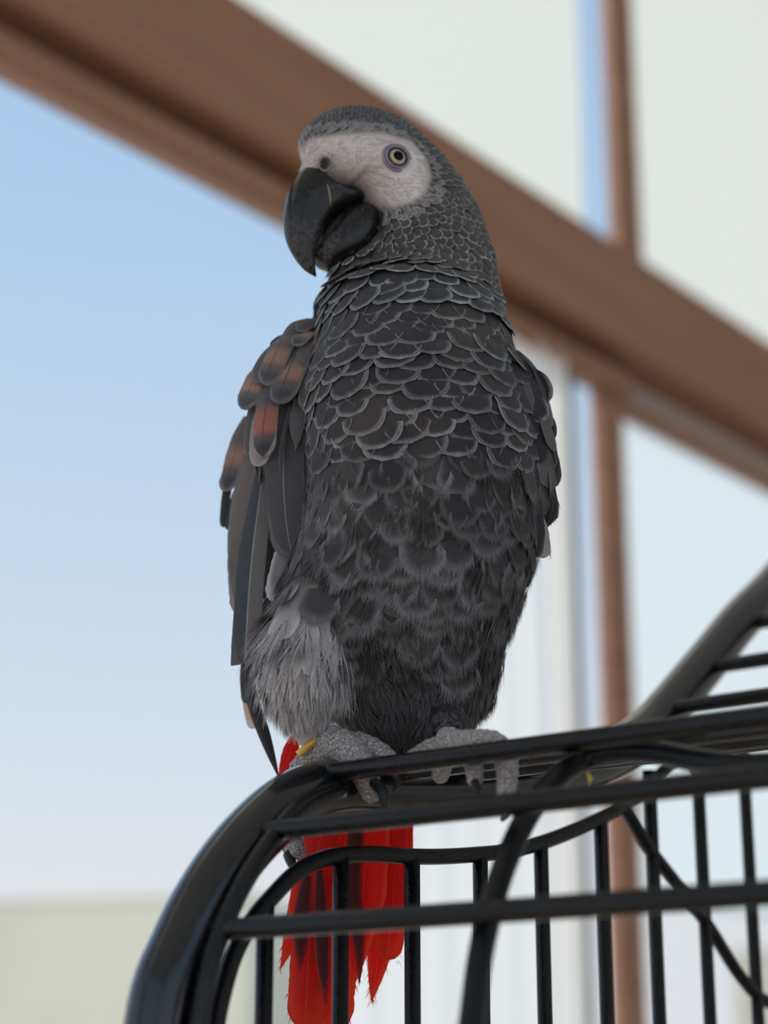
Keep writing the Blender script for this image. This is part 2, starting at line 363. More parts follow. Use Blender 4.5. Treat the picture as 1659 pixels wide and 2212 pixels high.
bpy.data.objects.remove(vs_)
def blind(R, h0, h1, z0, z1, mat, label):
    e = hang('roller_blind', R, h0, h1, z0, z1, .0015, 2, mat, label, 'blind', .004)
    setparent(tube('bottom_rail', [rh(R, h0, z0), rh(R, h1, z0)], .006, mat, None, 10), e)
    setparent(tube('roller', [rh(R+.012, h0, z1), rh(R+.012, h1, z1)], .018, mat, None, 16), e)
BR = RW-.008
L1 = 'off-white roller blind above the wooden beam, ending short of the mullion'
blind(BR, wl+.05, hw(1252, 250, -.008), ZB1-.03, ZC-.17, 'blind_warm', L1)
blind(BR, -2.15, wl-.05, ZB1-.03, ZC-.17, 'blind_warm', 'unseen off-white roller blind above the beam over the bare pane, added to keep direct sun out')  # out of view, added to stop direct sun reaching the cage tube
blind(BR, H0+.04, -2.25, ZB1-.03, ZC-.17, 'blind_warm', 'unseen off-white roller blind above the beam in the narrow end bay, added to keep direct sun out')  # also unseen, added as a sun block for the end bay
blind(BR, um1+.002, 3.70, ZB1-.03, ZC-.17, 'blind_warm', 'off-white roller blind above the wooden beam, running to the corner')
blind(BR, lm1+.002, 3.70, hz(onp(1500, 1950, RW))[1], ZB0+.02, 'blind_cool', 'cool white roller blind below the beam, in the pane after the mullion')
# outside: ground and two rendered houses
gm = mesh('ground', [(-60, -40, -.3), (80, -40, -.3), (80, 90, -.3), (-60, 90, -.3)], [(0, 1, 2, 3)])
tag(link('ground', gm, 'ground'), None, None, kind='structure')
def house(x0, x1, ytop, Y0, slope, label, depth=5):
    P = at(x0, ytop, Y0); Q = at(x1, ytop, Y0); ang = slope
    L = (Q-P).length; e = empty('house', (P.x, P.y, -.3), label, 'house')
    d = Vector((math.cos(ang), math.sin(ang), 0)); n = Vector((-d.y, d.x, 0)); zt = P.z
    fn = lambda a, b, c: Vector((P.x, P.y, 0))+d*a+n*b+ZD*c
    setparent(link('wall', boxmesh('wall', fn, (0, 0, -.3), (L, depth, zt-.04), .0), 'render_beige'), e)
    setparent(link('roof_slab', boxmesh('roof_slab', fn, (-.01, -.01, zt-.04), (L+.01, depth+.01, zt), .005), 'render_beige'), e)
house(-1900, 690, 2000, 17, math.radians(-16), 'long beige rendered house with a flat roof beyond the left pane')
house(1585, 2900, 2050, 22, math.radians(-10), 'small beige rendered house beyond the pane under the cool white blind', 4)
# ------------------------------------------------------------------ the cage
cage_base = rh(.3, .3, 0); CAGE = empty('bird_cage', cage_base, 'black powder-coated metal bird cage with a curved dome top and wire bars', 'bird cage')
TR = -.009
tpx = [(340, 2212), (395, 2040), (470, 1900), (555, 1795), (640, 1727), (735, 1700), (860, 1703), (1000, 1700), (1170, 1680), (1290, 1650), (1385, 1592), (1440, 1535), (1490, 1475), (1545, 1408), (1600, 1340), (1659, 1280)]
prof = [hz(onp(x, y, TR)) for x, y in tpx]
h0_, z0_ = prof[0]
apex = (prof[-1][0]+.12, prof[-1][1]+.055)
full = [(h0_-.004, z0_-.06), ] + prof + [((prof[-1][0]+apex[0])/2, apex[1]-.016), apex]
left = [(h0_-.005, .12), (h0_-.005, .6), (h0_-.005, 1.2)] + full
sym = left + [(2*apex[0]-h, z) for h, z in reversed(left[:-1])]
dense = catmull(sym, 8)
RX = .60
for R in (TR, RX):
    tube('arch_frame', [rh(R, h, z) for h, z in dense], .0102, 'black_tube', CAGE, 20)
for R in (TR, RX):
    for h in (h0_-.005, 2*apex[0]-h0_+.005):
        vs, fs, uv = sweep([rh(R, h, 0), rh(R, h, .05), rh(R, h, .13)], [.022, .02, .014], 14)
        setparent(link('leg_foot', mesh('leg_foot', vs, fs), 'black_tube'), CAGE)
setparent(link('base_tray', boxmesh('base_tray', lambda a, b, c: rh(a, b, c), (TR-.01, h0_-.02, .55), (RX+.01, 2*apex[0]-h0_+.02, .62), .008), 'black_tube'), CAGE)
# inner arch rod beside the tube
ipx = [(425, 2230), (452, 2090), (493, 1975), (545, 1875), (615, 1778), (665, 1733), (735, 1705)]
tube('inner_arch_rod', [onp(x, y, .004) for x, y in ipx], .0032, 'black_rod', CAGE, 12, 6)
# cross rods welded to the side of the tube, spanning to the other arch
rod_pts = [hz(onp(x, y, 0)) for x, y in [(463, 2010), (578, 1795), (725, 1668)]]
rp3 = rod_pts[0]
rods = [(rp3[0]-.014, rp3[1]-.042)] + rod_pts
def profz(h):
    for (a, b), (c, d) in zip(dense[:len(dense)//2], dense[1:len(dense)//2+1]):
        if a <= h <= c and c > a: return b+(d-b)*(h-a)/(c-a)
    return None
for h in (.030, .068, .112, .160): rods.append((h, profz(h)+.004))
rods += [hz(onp(x, y, 0)) for x, y in [(1465, 1528), (1548, 1440), (1640, 1345)]]
for h, z in rods:
    ps = [rh(-.003, h, z), rh(0.0, h, z), rh(RX-.005, h, z)]
    tube('cross_rod', ps, .0033, 'black_rod', CAGE, 12)
# vertical bars of the end panel and the wavy wire above them
wpx = [(462, 2260), (473, 2180), (503, 2070), (545, 1990), (590, 1935), (640, 1885), (690, 1858), (737, 1848), (800, 1845), (890, 1850), (960, 1850), (1037, 1845), (1100, 1838), (1165, 1822), (1230, 1798), (1297, 1768), (1350, 1738), (1400, 1700), (1450, 1648), (1480, 1612)]
wave = [onp(x, y, -.004) for x, y in wpx]
tube('wavy_wire', wave, .0029, 'black_wire', CAGE, 12, 5)
wpx2 = [(1325, 1715), (1355, 1755), (1400, 1830), (1460, 1908), (1530, 2000), (1600, 2110), (1659, 2165), (1760, 2190)]
tube('wavy_wire', [onp(x, y, -.004) for x, y in wpx2], .0029, 'black_wire', CAGE, 12, 5)
def wave_y(x):
    for (a, b), (c, d) in zip(wpx, wpx[1:]):
        if a <= x <= c: return b+(d-b)*(x-a)/(c-a)
    return 1610
for x in (574, 737, 890, 1037, 1168, 1297, 1402, 1505, 1603):
    yt = wave_y(x) if x < 1350 else {1402: 1665, 1505: 1630, 1603: 1600}[x]
    P = onp(x, yt, -.004); h, z = hz(P)
    tube('bar', [rh(-.004, h, z), rh(-.004, h, 1.2), rh(-.004, h, .6)], .0029, 'black_rod', CAGE, 12)
# thick scroll wire running behind the front rods: it lies on the inside of the rod surface
sp = [(1012, 2260), (1022, 2180), (1035, 2080), (1055, 1985), (1088, 1875), (1138, 1765), (1195, 1690), (1262, 1640), (1340, 1622), (1420, 1626), (1500, 1641), (1590, 1652), (1680, 1650), (1760, 1640)]
hf = [(1600, .009), (1640, .007), (1700, -.010), (1795, -.028), (2010, -.051), (2300, -.064)]
spts = []
for x, y in sp:
    for (a, b), (c, e_) in zip(hf, hf[1:]):
        if a <= y <= c: hh = b+(e_-b)*(y-a)/(c-a)
    spts.append(onplane(x, y, A1+HD*hh, HD))
tube('scroll_wire', spts, .0036, 'black_wire', CAGE, 14, 6)
cr = at(1268, 1668, .565); tag(link('seed_husk', mesh('seed_husk', *sweep([cr, cr+Vector((.001, 0, -.002)), cr+Vector((.0004, 0, -.004))], [.0005, .0008, .0002], 8)[:2]), 'crumb_yellow'), 'tiny yellow seed husk caught under the cage rods', 'seed husk')
# ------------------------------------------------------------------ the parrot
PAR = empty('parrot', at(850, 1660, .645), 'grey parrot with pale face, black beak and red tail perched on the cage top', 'parrot')
def P_(o, p=None): return setparent(o, p or PAR)
PXM = .648/FPX                                   # metres per pixel near the bird
HYAW = math.radians(64)
def fwd(yaw): return Vector((-math.sin(yaw), -math.cos(yaw), 0))
# rings: image y, left x, right x, world Y of centre, yaw, forward/lateral ratio weight (lateral half width / silhouette half width)
RINGS = [(250, 752, 838, .668, 64, .75), (262, 708, 878, .667, 64, .72), (288, 672, 916, .665, 64, .68), (325, 650, 958, .663, 64, .66), (370, 655, 994, .661, 64, .66),
         (405, 705, 1013, .661, 64, .72), (435, 770, 1028, .661, 63, .80), (465, 796, 1039, .661, 62, .86), (505, 804, 1051, .661, 60, .90), (540, 800, 1063, .661, 56, .92), (585, 802, 1071, .660, 52, .92), (615, 776, 1076, .659, 48, .92), (642, 716, 1079, .658, 44, .95),
         (674, 699, 1083, .656, 42, .98), (700, 692, 1089, .654, 40, 1.0), (750, 683, 1100, .651, 38, 1.0), (810, 672, 1114, .648, 38, 1.0), (870, 670, 1128, .647, 38, 1.0), (940, 672, 1142, .647, 38, 1.0),
         (1010, 672, 1150, .648, 38, 1.0), (1090, 664, 1152, .650, 38, 1.0), (1170, 646, 1148, .652, 38, 1.0), (1250, 622, 1130, .654, 38, 1.0), (1330, 612, 1104, .656, 38, 1.0),
         (1410, 632, 1080, .659, 38, 1.0), (1480, 678, 1060, .662, 38, 1.0), (1545, 728, 1030, .665, 38, 1.0), (1595, 770, 996, .668, 38, 1.0), (1635, 806, 950, .672, 38, 1.0), (1662, 838, 905, .676, 38, 1.0)]
RD_ = catmull(RINGS, 4)
def ring_frame(t):
    i = max(0, min(len(RD_)-1.001, t)); k = int(i); f = i-k
    y, xl, xr, Y, yaw, rt = [a+(b-a)*f for a, b in zip(RD_[k], RD_[k+1])]
    c = at((xl+xr)/2, y, Y); dep = (c-CAM).dot(Vector((0, CP, SP))); Wd = (xr-xl)/2*dep/FPX; yaw = math.radians(yaw)
    B = Wd*rt; q = Wd*Wd-(B*math.cos(yaw))**2; A = math.sqrt(max(q, 1e-8))/math.sin(yaw)
    A = min(A, Wd*1.25)
    return c, fwd(yaw), Vector((math.cos(yaw), -math.sin(yaw), 0)), A, B, y
def S_(t, th):
    c, F, L, A, B, y = ring_frame(t); return c + F*(A*math.cos(th)) + L*(B*math.sin(th))
NT = len(RD_)
bm = bmesh.new()
def add_loft(rings):
    vr = [[bm.verts.new(p) for p in r] for r in rings]; n = len(vr[0])
    for a, b in zip(vr, vr[1:]):
        for k in range(n): bm.faces.new((a[k], a[(k+1) % n], b[(k+1) % n], b[k]))
    bm.faces.new(vr[0]); bm.faces.new(vr[-1])
top = S_(0, 0)
add_loft([[S_(i, 2*math.pi*k/40) for k in range(40)] for i in range(NT)])
# limb lumps: (x, y, Y, radius px, depth factor)
def lump(path, n=5, sq=1.0):
    d = catmull(path, n); rings = []
    for i, (x, y, Y, r) in enumerate(d):
        c = at(x, y, Y); t = (at(*d[min(i+1, len(d)-1)][:3])-at(*d[max(i-1, 0)][:3])).normalized()
        a = Vector((1, 0, 0)); a = (a-t*a.dot(t)).normalized(); b = t.cross(a)
        rings.append((c, a, b, r*PXM, sq))
    return rings
def lump_pt(rg, i, th):
    i = max(0, min(len(rg)-1.001, i)); k = int(i); f = i-k
    c0, a0, b0, r0, q = rg[k]; c1, a1, b1, r1, _ = rg[k+1]
    c = c0.lerp(c1, f); a = a0.lerp(a1, f); b = b0.lerp(b1, f); r = r0+(r1-r0)*f
    return c + a*(r*math.cos(th)) + b*(r*q*math.sin(th))
thighL = lump([(700, 1270, .632, 70), (672, 1340, .630, 82), (658, 1415, .630, 86), (655, 1490, .632, 74), (662, 1555, .635, 50), (676, 1600, .638, 30), (690, 1622, .640, 22)])
thighR = lump([(960, 1450, .662, 46), (955, 1520, .652, 40), (962, 1575, .632, 30), (972, 1612, .608, 18)])
wingL = lump([(690, 706, .657, 22), (654, 740, .658, 46), (630, 800, .660, 62), (622, 880, .664, 66), (619, 960, .668, 62), (616, 1050, .673, 50), (618, 1130, .676, 32), (622, 1180, .677, 14)], sq=.55)
wingR = lump([(1105, 760, .640, 22), (1128, 830, .640, 38), (1142, 910, .642, 40), (1152, 990, .645, 36), (1160, 1050, .648, 22), (1164, 1090, .650, 8)], sq=.8)
for rg in (thighL, thighR, wingL, wingR):
    add_loft([[lump_pt(rg, i, 2*math.pi*k/24) for k in range(24)] for i in range(len(rg))])
# cere: soft bulge above the beak
HC = at(830, 400, .661); HF = fwd(HYAW); HL = Vector((math.cos(HYAW), -math.sin(HYAW), 0))
def sag(x, y, lat=0.0): return onplane(x, y, HC+HL*lat, HL)
cere = []
for (x, y, r) in [(765, 350, 74), (722, 350, 74), (692, 356, 66), (670, 363, 52), (655, 369, 32), (646, 374, 14)]:
    c = sag(x, y); cere.append([c + HL*(r*PXM*1.02*math.cos(2*math.pi*k/24)) + ZD*(r*PXM*.72*math.sin(2*math.pi*k/24)) for k in range(24)])
add_loft(cere)
throat = []
for (x, y, r, w_) in [(800, 505, 30, .007), (785, 545, 44, .0085), (770, 585, 56, .0105), (762, 625, 66, .0135), (775, 670, 80, .018), (790, 705, 80, .020)]:
    c = sag(x, y); throat.append([c + HL*(w_*math.cos(2*math.pi*k/24)) + HF*(r*PXM*math.sin(2*math.pi*k/24)) for k in range(24)])
add_loft(throat)
bmesh.ops.recalc_face_normals(bm, faces=bm.faces)
me = bpy.data.meshes.new('body'); bm.to_mesh(me); bm.free()
BODY = bpy.data.objects.new('body', me); COL.objects.link(BODY)
md = BODY.modifiers.new('r', 'REMESH'); md.mode = 'VOXEL'; md.voxel_size = .0016
md = BODY.modifiers.new('s', 'SMOOTH'); md.factor = .5; md.iterations = 9
dg = bpy.context.evaluated_depsgraph_get(); dg.update()
nm = bpy.data.meshes.new_from_object(BODY.evaluated_get(dg)); BODY.modifiers.clear(); BODY.data = nm; nm.name = 'body'
nm.polygons.foreach_set('use_smooth', [True]*len(nm.polygons)); nm.materials.clear(); nm.materials.append(M['parrot_skin'])
P_(BODY)
TREE = BVHTree.FromPolygons([v.co.copy() for v in nm.vertices], [tuple(p.vertices) for p in nm.polygons])
def hit(x, y):
    h = TREE.ray_cast(CAM, ray(x, y).normalized()); return h[0], h[1]
NOS, NN = hit(702, 354); NOS_N = (NN+HL*.4).normalized(); NOSES = []
for side in (1, -1):
    P, n = NOS, NOS_N
    if side < 0: P = NOS-HL*(2*(NOS-HC).dot(HL)); n = n-HL*(2*n.dot(HL)); P = TREE.find_nearest(P)[0]
    NOSES.append((P.copy(), n.copy()))
    vs, fs, uv = sweep([P+n*.003, P-n*.001, P-n*.006], [.0021, .0021, .0017], 24)
    cm = mesh('cut', vs, fs); b_ = bmesh.new(); b_.from_mesh(cm); bmesh.ops.recalc_face_normals(b_, faces=b_.faces); b_.to_mesh(cm); b_.free()
    co = bpy.data.objects.new('cut', cm); COL.objects.link(co)
    md = BODY.modifiers.new('hole', 'BOOLEAN'); md.operation = 'DIFFERENCE'; md.solver = 'EXACT'; md.object = co
dg = bpy.context.evaluated_depsgraph_get(); dg.update()
hm = bpy.data.meshes.new_from_object(BODY.evaluated_get(dg)); BODY.modifiers.clear()
for co in [o for o in COL.objects if o.name.startswith('cut')]: bpy.data.objects.remove(co)
BODY.data = hm; nm = hm; nm.name = 'body'; nm.polygons.foreach_set('use_smooth', [True]*len(nm.polygons)); nm.materials.clear(); nm.materials.append(M['parrot_skin'])
nm.polygons.foreach_set('material_index', [0]*len(nm.polygons))
def hloc(P): q = P-HC; return q.dot(HF), q.z, q.dot(HL)
EYE, EN = hit(858, 340)
face_px = [(640, 330), (668, 302), (705, 294), (760, 288), (830, 288), (888, 305), (918, 338), (930, 380), (918, 418), (885, 440), (850, 448), (815, 440), (790, 418), (770, 395), (735, 420), (700, 440), (650, 400)]
fpoly = []
for x, y in face_px:
    h = hit(x, y)[0] or sag(x, y); a, b, c = hloc(h); fpoly.append((a, b))
def inpoly(p, poly):
    r = False; x, y = p; dmin = 9
    for (x1, y1), (x2, y2) in zip(poly, poly[1:]+poly[:1]):
        if (y1 > y) != (y2 > y) and x < (x2-x1)*(y-y1)/(y2-y1)+x1: r = not r
        dx, dy = x2-x1, y2-y1; t = max(0, min(1, ((x-x1)*dx+(y-y1)*dy)/(dx*dx+dy*dy+1e-12)))
        dmin = min(dmin, math.hypot(x-x1-t*dx, y-y1-t*dy))
    return dmin if r else -dmin
ea, eb, ec = hloc(EYE); na, nb, nc = hloc(NOS)
ZHEAD = at(850, 620, .66).z
att = ('face', 'cere', 'eyering', 'leg')
for k in att: nm.attributes.new(k, 'FLOAT', 'POINT')
buf = {k: [0.0]*len(nm.vertices) for k in att}
for i, v in enumerate(nm.vertices):
    if v.co.z > ZHEAD:
        a, b, c = hloc(v.co); d = inpoly((a, b), fpoly)
        buf['face'][i] = max(0, min(1, .5+d/.003))
        buf['cere'][i] = max(0, min(1, 1.6-math.hypot(a-na, b-nb)/.0048))
        e = math.hypot(a-ea, (b-eb)*1.0); buf['eyering'][i] = max(0, min(.75, 1.7-e/.0042))
    dl = min((v.co-q[0]).length for q in thighL[8:]); buf['leg'][i] = max(0, min(1, (.022-dl)/.012))
for k in att: nm.attributes[k].data.foreach_set('value', buf[k])

# eyes: pale iris, black pupil, rim and wrinkled lids; one on each side of the head
def frame(P, n, up=ZD):
    x = up.cross(n).normalized(); y = n.cross(x); return Matrix(((x.x, y.x, n.x, P.x), (x.y, y.y, n.y, P.y), (x.z, y.z, n.z, P.z), (0, 0, 0, 1)))
def lathe(name, prof, seg=28):
    vs, fs = [], []
    for r, z in prof:
        for k in range(seg): vs.append((r*math.cos(2*math.pi*k/seg), r*math.sin(2*math.pi*k/seg), z))
    for i in range(len(prof)-1):
        for k in range(seg): fs.append((i*seg+k, i*seg+(k+1) % seg, (i+1)*seg+(k+1) % seg, (i+1)*seg+k))
    fs.append(tuple(range(seg-1, -1, -1))); fs.append(tuple((len(prof)-1)*seg+k for k in range(seg)))
    return mesh(name, vs, fs)
def torus(R, r, sy=1.0, n=36, m_=10, wob=0):
    vs, fs = [], []
    for i in range(n):
        a = 2*math.pi*i/n; rr = r*(1+wob*math.sin(7*a)+wob*math.sin(13*a+1))
        for j in range(m_):
            b = 2*math.pi*j/m_; q = R+rr*math.cos(b); vs.append((q*math.cos(a), q*sy*math.sin(a), rr*math.sin(b)))
    for i in range(n):
        for j in range(m_): fs.append((i*m_+j, ((i+1) % n)*m_+j, ((i+1) % n)*m_+(j+1) % m_, i*m_+(j+1) % m_))
    return mesh('ring', vs, fs)
eprof = [(.0001, .0022)] + [(.0042*math.sin(a), .0042*math.cos(a)-.0020) for a in [math.pi*k/14 for k in range(1, 11)]]
n_eye = (EN*.6 + HL*.9).normalized()
for side in (1, -1):
    if side == 1: P, n = EYE, n_eye
    else:
        P = EYE-HL*(2*(EYE-HC).dot(HL)); n = n_eye-HL*(2*n_eye.dot(HL))
        q = TREE.find_nearest(P); P = q[0]
    o = link('eye', lathe('eye', eprof), 'eyeball'); o.matrix_world = frame(P-n*.0002, n); o.parent = BODY; o.matrix_parent_inverse = BODY.matrix_world.inverted()
    EYEO = o
    for R, r, sy, z, mt, nmn in ((.0037, .0004, 1, .0008, 'eye_rim', 'eye_rim'), (.0045, .0006, 1.0, .0004, 'eye_lid', 'eyelid'), (.0055, .0005, 1.03, -.0001, 'eye_lid', 'eyelid')):
        q = link(nmn, torus(R, r, sy, wob=.05), mt); q.matrix_world = frame(P-n*.0002+n*z, n); P_(q)
    P_(o)
# nostrils
for P, n in NOSES:
    o = link('nostril', mesh('nostril', *sweep([P+n*.0004, P-n*.002, P-n*.0045, P-n*.0062], [.0021, .00205, .0018, .0006], 24, cap=False)[:2]), 'nostril_skin'); P_(o)
    o = link('nostril_rim', torus(.0024, .0004, 1.1, wob=.08), 'eye_lid'); o.matrix_world = frame(P+n*.0001, n); P_(o)
# beak: each half lofted along the head's plane of symmetry
def beak_half(name, st, parent, ex=2.3):
    st = catmull(st, 5); seg = 28; vs, fs, uv = [], [], []
    for i, (cx, cy, tx, ty, w_) in enumerate(st):
        sh = w_/PXM*math.cos(HYAW)*.5
        C, T = sag(cx, cy), sag(tx-sh, ty); mid = (C+T)/2; ax = (C-T)/2
        for k in range(seg):
            a = 2*math.pi*k/seg; ca, sa = math.cos(a), math.sin(a)
            vs.append(mid + ax*(abs(ca)**(2/ex)*(1 if ca > 0 else -1)) + HL*(w_*abs(sa)**(2/ex)*(1 if sa > 0 else -1))); uv.append((k/seg, i/(len(st)-1)))
    n = len(st)
    for i in range(n-1):
        for k in range(seg): fs.append((i*seg+k, (i+1)*seg+k, (i+1)*seg+(k+1) % seg, i*seg+(k+1) % seg))
    fs.append(tuple(range(seg))); fs.append(tuple((n-1)*seg+k for k in range(seg-1, -1, -1)))
    me = mesh(name, vs, fs, uvs=uv); b = bmesh.new(); b.from_mesh(me); bmesh.ops.recalc_face_normals(b, faces=b.faces); b.to_mesh(me); b.free()
    me.polygons.foreach_set('use_smooth', [True]*len(me.polygons))
    return P_(link(name, me, 'beak_horn'), parent)
UB = beak_half('upper_beak', [(724, 408, 792, 440, .0082), (694, 396, 768, 454, .0088), (658, 364, 742, 466, .0088), (633, 393, 726, 478, .0088), (620, 432, 716, 492, .0080), (615, 474, 704, 506, .0066), (620, 515, 692, 528, .0050), (635, 551, 684, 552, .0034), (657, 581, 683, 579, .0018), (680, 597, 684, 597, .0004)], PAR, 2.2)
LB = beak_half('lower_beak', [(812, 462, 815, 548, .0096), (792, 448, 800, 562, .0112), (765, 441, 775, 577, .0120), (738, 456, 742, 584, .0114), (714, 486, 716, 578, .0094), (694, 516, 698, 568, .0064), (683, 536, 686, 557, .0030), (680, 545, 681, 551, .0008)], PAR, 2.2)
MO = beak_half('mouth_lining', [(800, 452, 800, 500, .006), (770, 452, 770, 500, .0075), (735, 462, 735, 510, .0075), (712, 480, 712, 520, .006), (700, 492, 700, 522, .004)], PAR, 2.0)
MO.data.materials.clear(); MO.data.materials.append(M['mouth_black'])
def surf_strip(name, px, rad, mat, parent, toward=.0006):
    pts = []
    ub = BVHTree.FromPolygons([v.co for v in UB.data.vertices], [tuple(p.vertices) for p in UB.data.polygons])
    for x, y in px:
        h = ub.ray_cast(CAM, ray(x, y).normalized())
        if h[0]: pts.append(h[0])
    if len(pts) > 2: 
        vs, fs, uv = sweep(pts, [rad*(.4+.6*math.sin(math.pi*i/(len(pts)-1))) for i in range(len(pts))], 8); P_(link(name, mesh(name, vs, fs), mat), parent)
surf_strip('gape_line', [(707, 398), (710, 410), (712, 420), (713, 432), (714, 445)], .0005, 'gape_yellow', PAR)

# ------------------------------------------------------------------ plumage
def plate(L, Wd, nu=6, nv=8, arch=.12, curl=.10, fringe=0, rnd=0.0, base=.45, seed=0, fl=.12):
    """rounded contour feather along +y, lying in xy, convex to +z"""
    rg = random.Random(seed); vs, fs, uv = [], [], []
    def wid(v):
        return (base+(1-base)*math.sin(min(1, v/.5)*math.pi/2)) if v < .5 else max(0, 1-((v-.5)/.5)**2.6)**(1/2.6)
    def pt(X, v): return (X*Wd/2*max(wid(v), .02), v*L, arch*Wd*(wid(v)**2)*(1-X*X)*.5-curl*L*v*v*.5)
    for j in range(nv+1):
        v = j/nv; v = v**.85
        for i in range(nu+1):
            X = -1+2*i/nu; vs.append(pt(X, v)); uv.append((X*wid(v)*.5+.5, v))
    for j in range(nv):
        for i in range(nu): a = j*(nu+1)+i; fs.append((a, a+1, a+nu+2, a+nu+1))
    for k in range(fringe):
        a = math.pi*(.08+.84*(k+rg.random())/fringe); X = -math.cos(a); v = .55+.45*math.sin(a)*.98
        x, y, z = X*Wd/2*.93, v*L*.985, pt(0, v)[2]
        d = Vector((X*.45+rg.uniform(-.2, .2), 1, rg.uniform(-.02, .12))).normalized()*(L*fl*rg.uniform(.5, 1.3)); w_ = L*.011
        n = len(vs); vs += [(x-w_, y-L*.05, z+.00005), (x+w_, y-L*.05, z+.00005), (x+d.x, y+d.y, z+d.z)]
        uv += [(X*.45+.5, v*.97)]*2+[(X*.5+.5, .99)]; fs.append((n, n+1, n+2))
    return vs, fs, uv
def frayed(L, Wd, n=26, seed=0, arch=.12, curl=.12, core=.62):
    """soft feather: a short solid core and loose curved barbs"""
    rg = random.Random(seed); vs, fs, uv = plate(L*core, Wd*.8, 4, 5, arch, curl*.4, 0, 0, .5)
    uv = [(u, v*.75) for u, v in uv]
    for k in range(n):
        s = -1 if k % 2 else 1; v0 = .12+.6*rg.random(); ln = L*(1-v0*.75)*rg.uniform(.55, 1.0); a = rg.uniform(.05, .62)*(1.15-v0); w_ = Wd*.022*rg.uniform(.7, 1.4)
        p = Vector((s*Wd*.03, v0*L*.8, arch*Wd*.4+rg.uniform(0, .0004))); b0 = len(vs); m_ = 4; lift = rg.uniform(-.1, .22)
        for j in range(m_+1):
            t = j/m_; aa = a*(1-.55*t)+rg.uniform(-.04, .04); d = Vector((s*math.sin(aa), math.cos(aa), lift*(1-t)-curl*t))
            ww = w_*(1-t*.85); vs += [(p.x-ww, p.y, p.z), (p.x+ww, p.y, p.z)]
            q = (min(1, abs(p.x)/(Wd*.5))*s*.5+.5, min(1, p.y/L)); uv += [q, q]; p = p+d*(ln/m_)
        for j in range(m_): c = b0+2*j; fs.append((c, c+1, c+3, c+2))
    return vs, fs, uv
PL = []                    # placements: zone, matrix, size key, facing area
def put(zone, P, n, d, scale, tilt, roll=0.0, name='contour_feather'):
    d = (d-n*d.dot(n))
    if d.length < 1e-6: return
    d.normalize(); q = math.radians(tilt)
    y = d*math.cos(q)+n*math.sin(q); z = n*math.cos(q)-d*math.sin(q); x = y.cross(z)
    if roll: R_ = Matrix.Rotation(roll, 3, z); x = R_ @ x; y = R_ @ y
    m4 = Matrix(((x.x*scale, y.x*scale, z.x*scale, P.x), (x.y*scale, y.y*scale, z.y*scale, P.y), (x.z*scale, y.z*scale, z.z*scale, P.z), (0, 0, 0, 1)))
    tc = (CAM-P).normalized(); PL.append((zone, m4, ZONES[zone]['L']*ZONES[zone]['W']*scale*scale*max(0, n.dot(tc)), name))
# zone: base length, width, generator
ZONES = {
 'crown': dict(L=.0042, W=.0034, mat='f_crown', gen=lambda s: plate(.0042, .0034, 4, 4, .25, .1, 0, seed=s)),
 'white': dict(L=.0040, W=.0022, mat='f_face', gen=lambda s: frayed(.0040, .0022, 9, s, core=.35)),
 'mid': dict(L=.0042, W=.0030, mat='f_mid', gen=lambda s: plate(.0042, .0030, 4, 4, .22, .1, 5, seed=s, fl=.2)),
 'cheek': dict(L=.0075, W=.0058, mat='f_cheek', gen=lambda s: plate(.0075, .0058, 6, 5, .22, .15, 6, seed=s, fl=.06)),
 'neck': dict(L=.0120, W=.0118, mat='f_neck', gen=lambda s: plate(.0120, .0118, 12, 9, .14, .10, 34, seed=s, fl=.03)),
 'breast': dict(L=.0170, W=.0185, mat='f_breast', gen=lambda s: plate(.0170, .0185, 14, 10, .13, .10, 60, seed=s, fl=.03)),
 'belly': dict(L=.0210, W=.0160, mat='f_belly', gen=lambda s: plate(.0210, .0165, 12, 10, .13, .10, 80, seed=s, fl=.10)),
 'lower': dict(L=.0210, W=.0140, mat='f_lower', gen=lambda s: frayed(.0210, .0140, 34, s)),
 'soft': dict(L=.0210, W=.0165, mat='f_lower', gen=lambda s: plate(.0200, .0160, 10, 9, .13, .10, 110, seed=s, fl=.17)),
 'vent': dict(L=.0180, W=.0120, mat='f_vent', gen=lambda s: frayed(.0180, .0120, 30, s)),
 'flank': dict(L=.0230, W=.0120, mat='f_flank', gen=lambda s: frayed(.0230, .0120, 36, s)),
 'leg': dict(L=.0170, W=.0095, mat='f_leg', gen=lambda s: frayed(.0170, .0095, 30, s)),
 'covert': dict(L=.0120, W=.0090, mat='f_covert', gen=lambda s: plate(.0120, .0090, 6, 7, .2, .12, 0, seed=s)),
}
rg = random.Random(3)
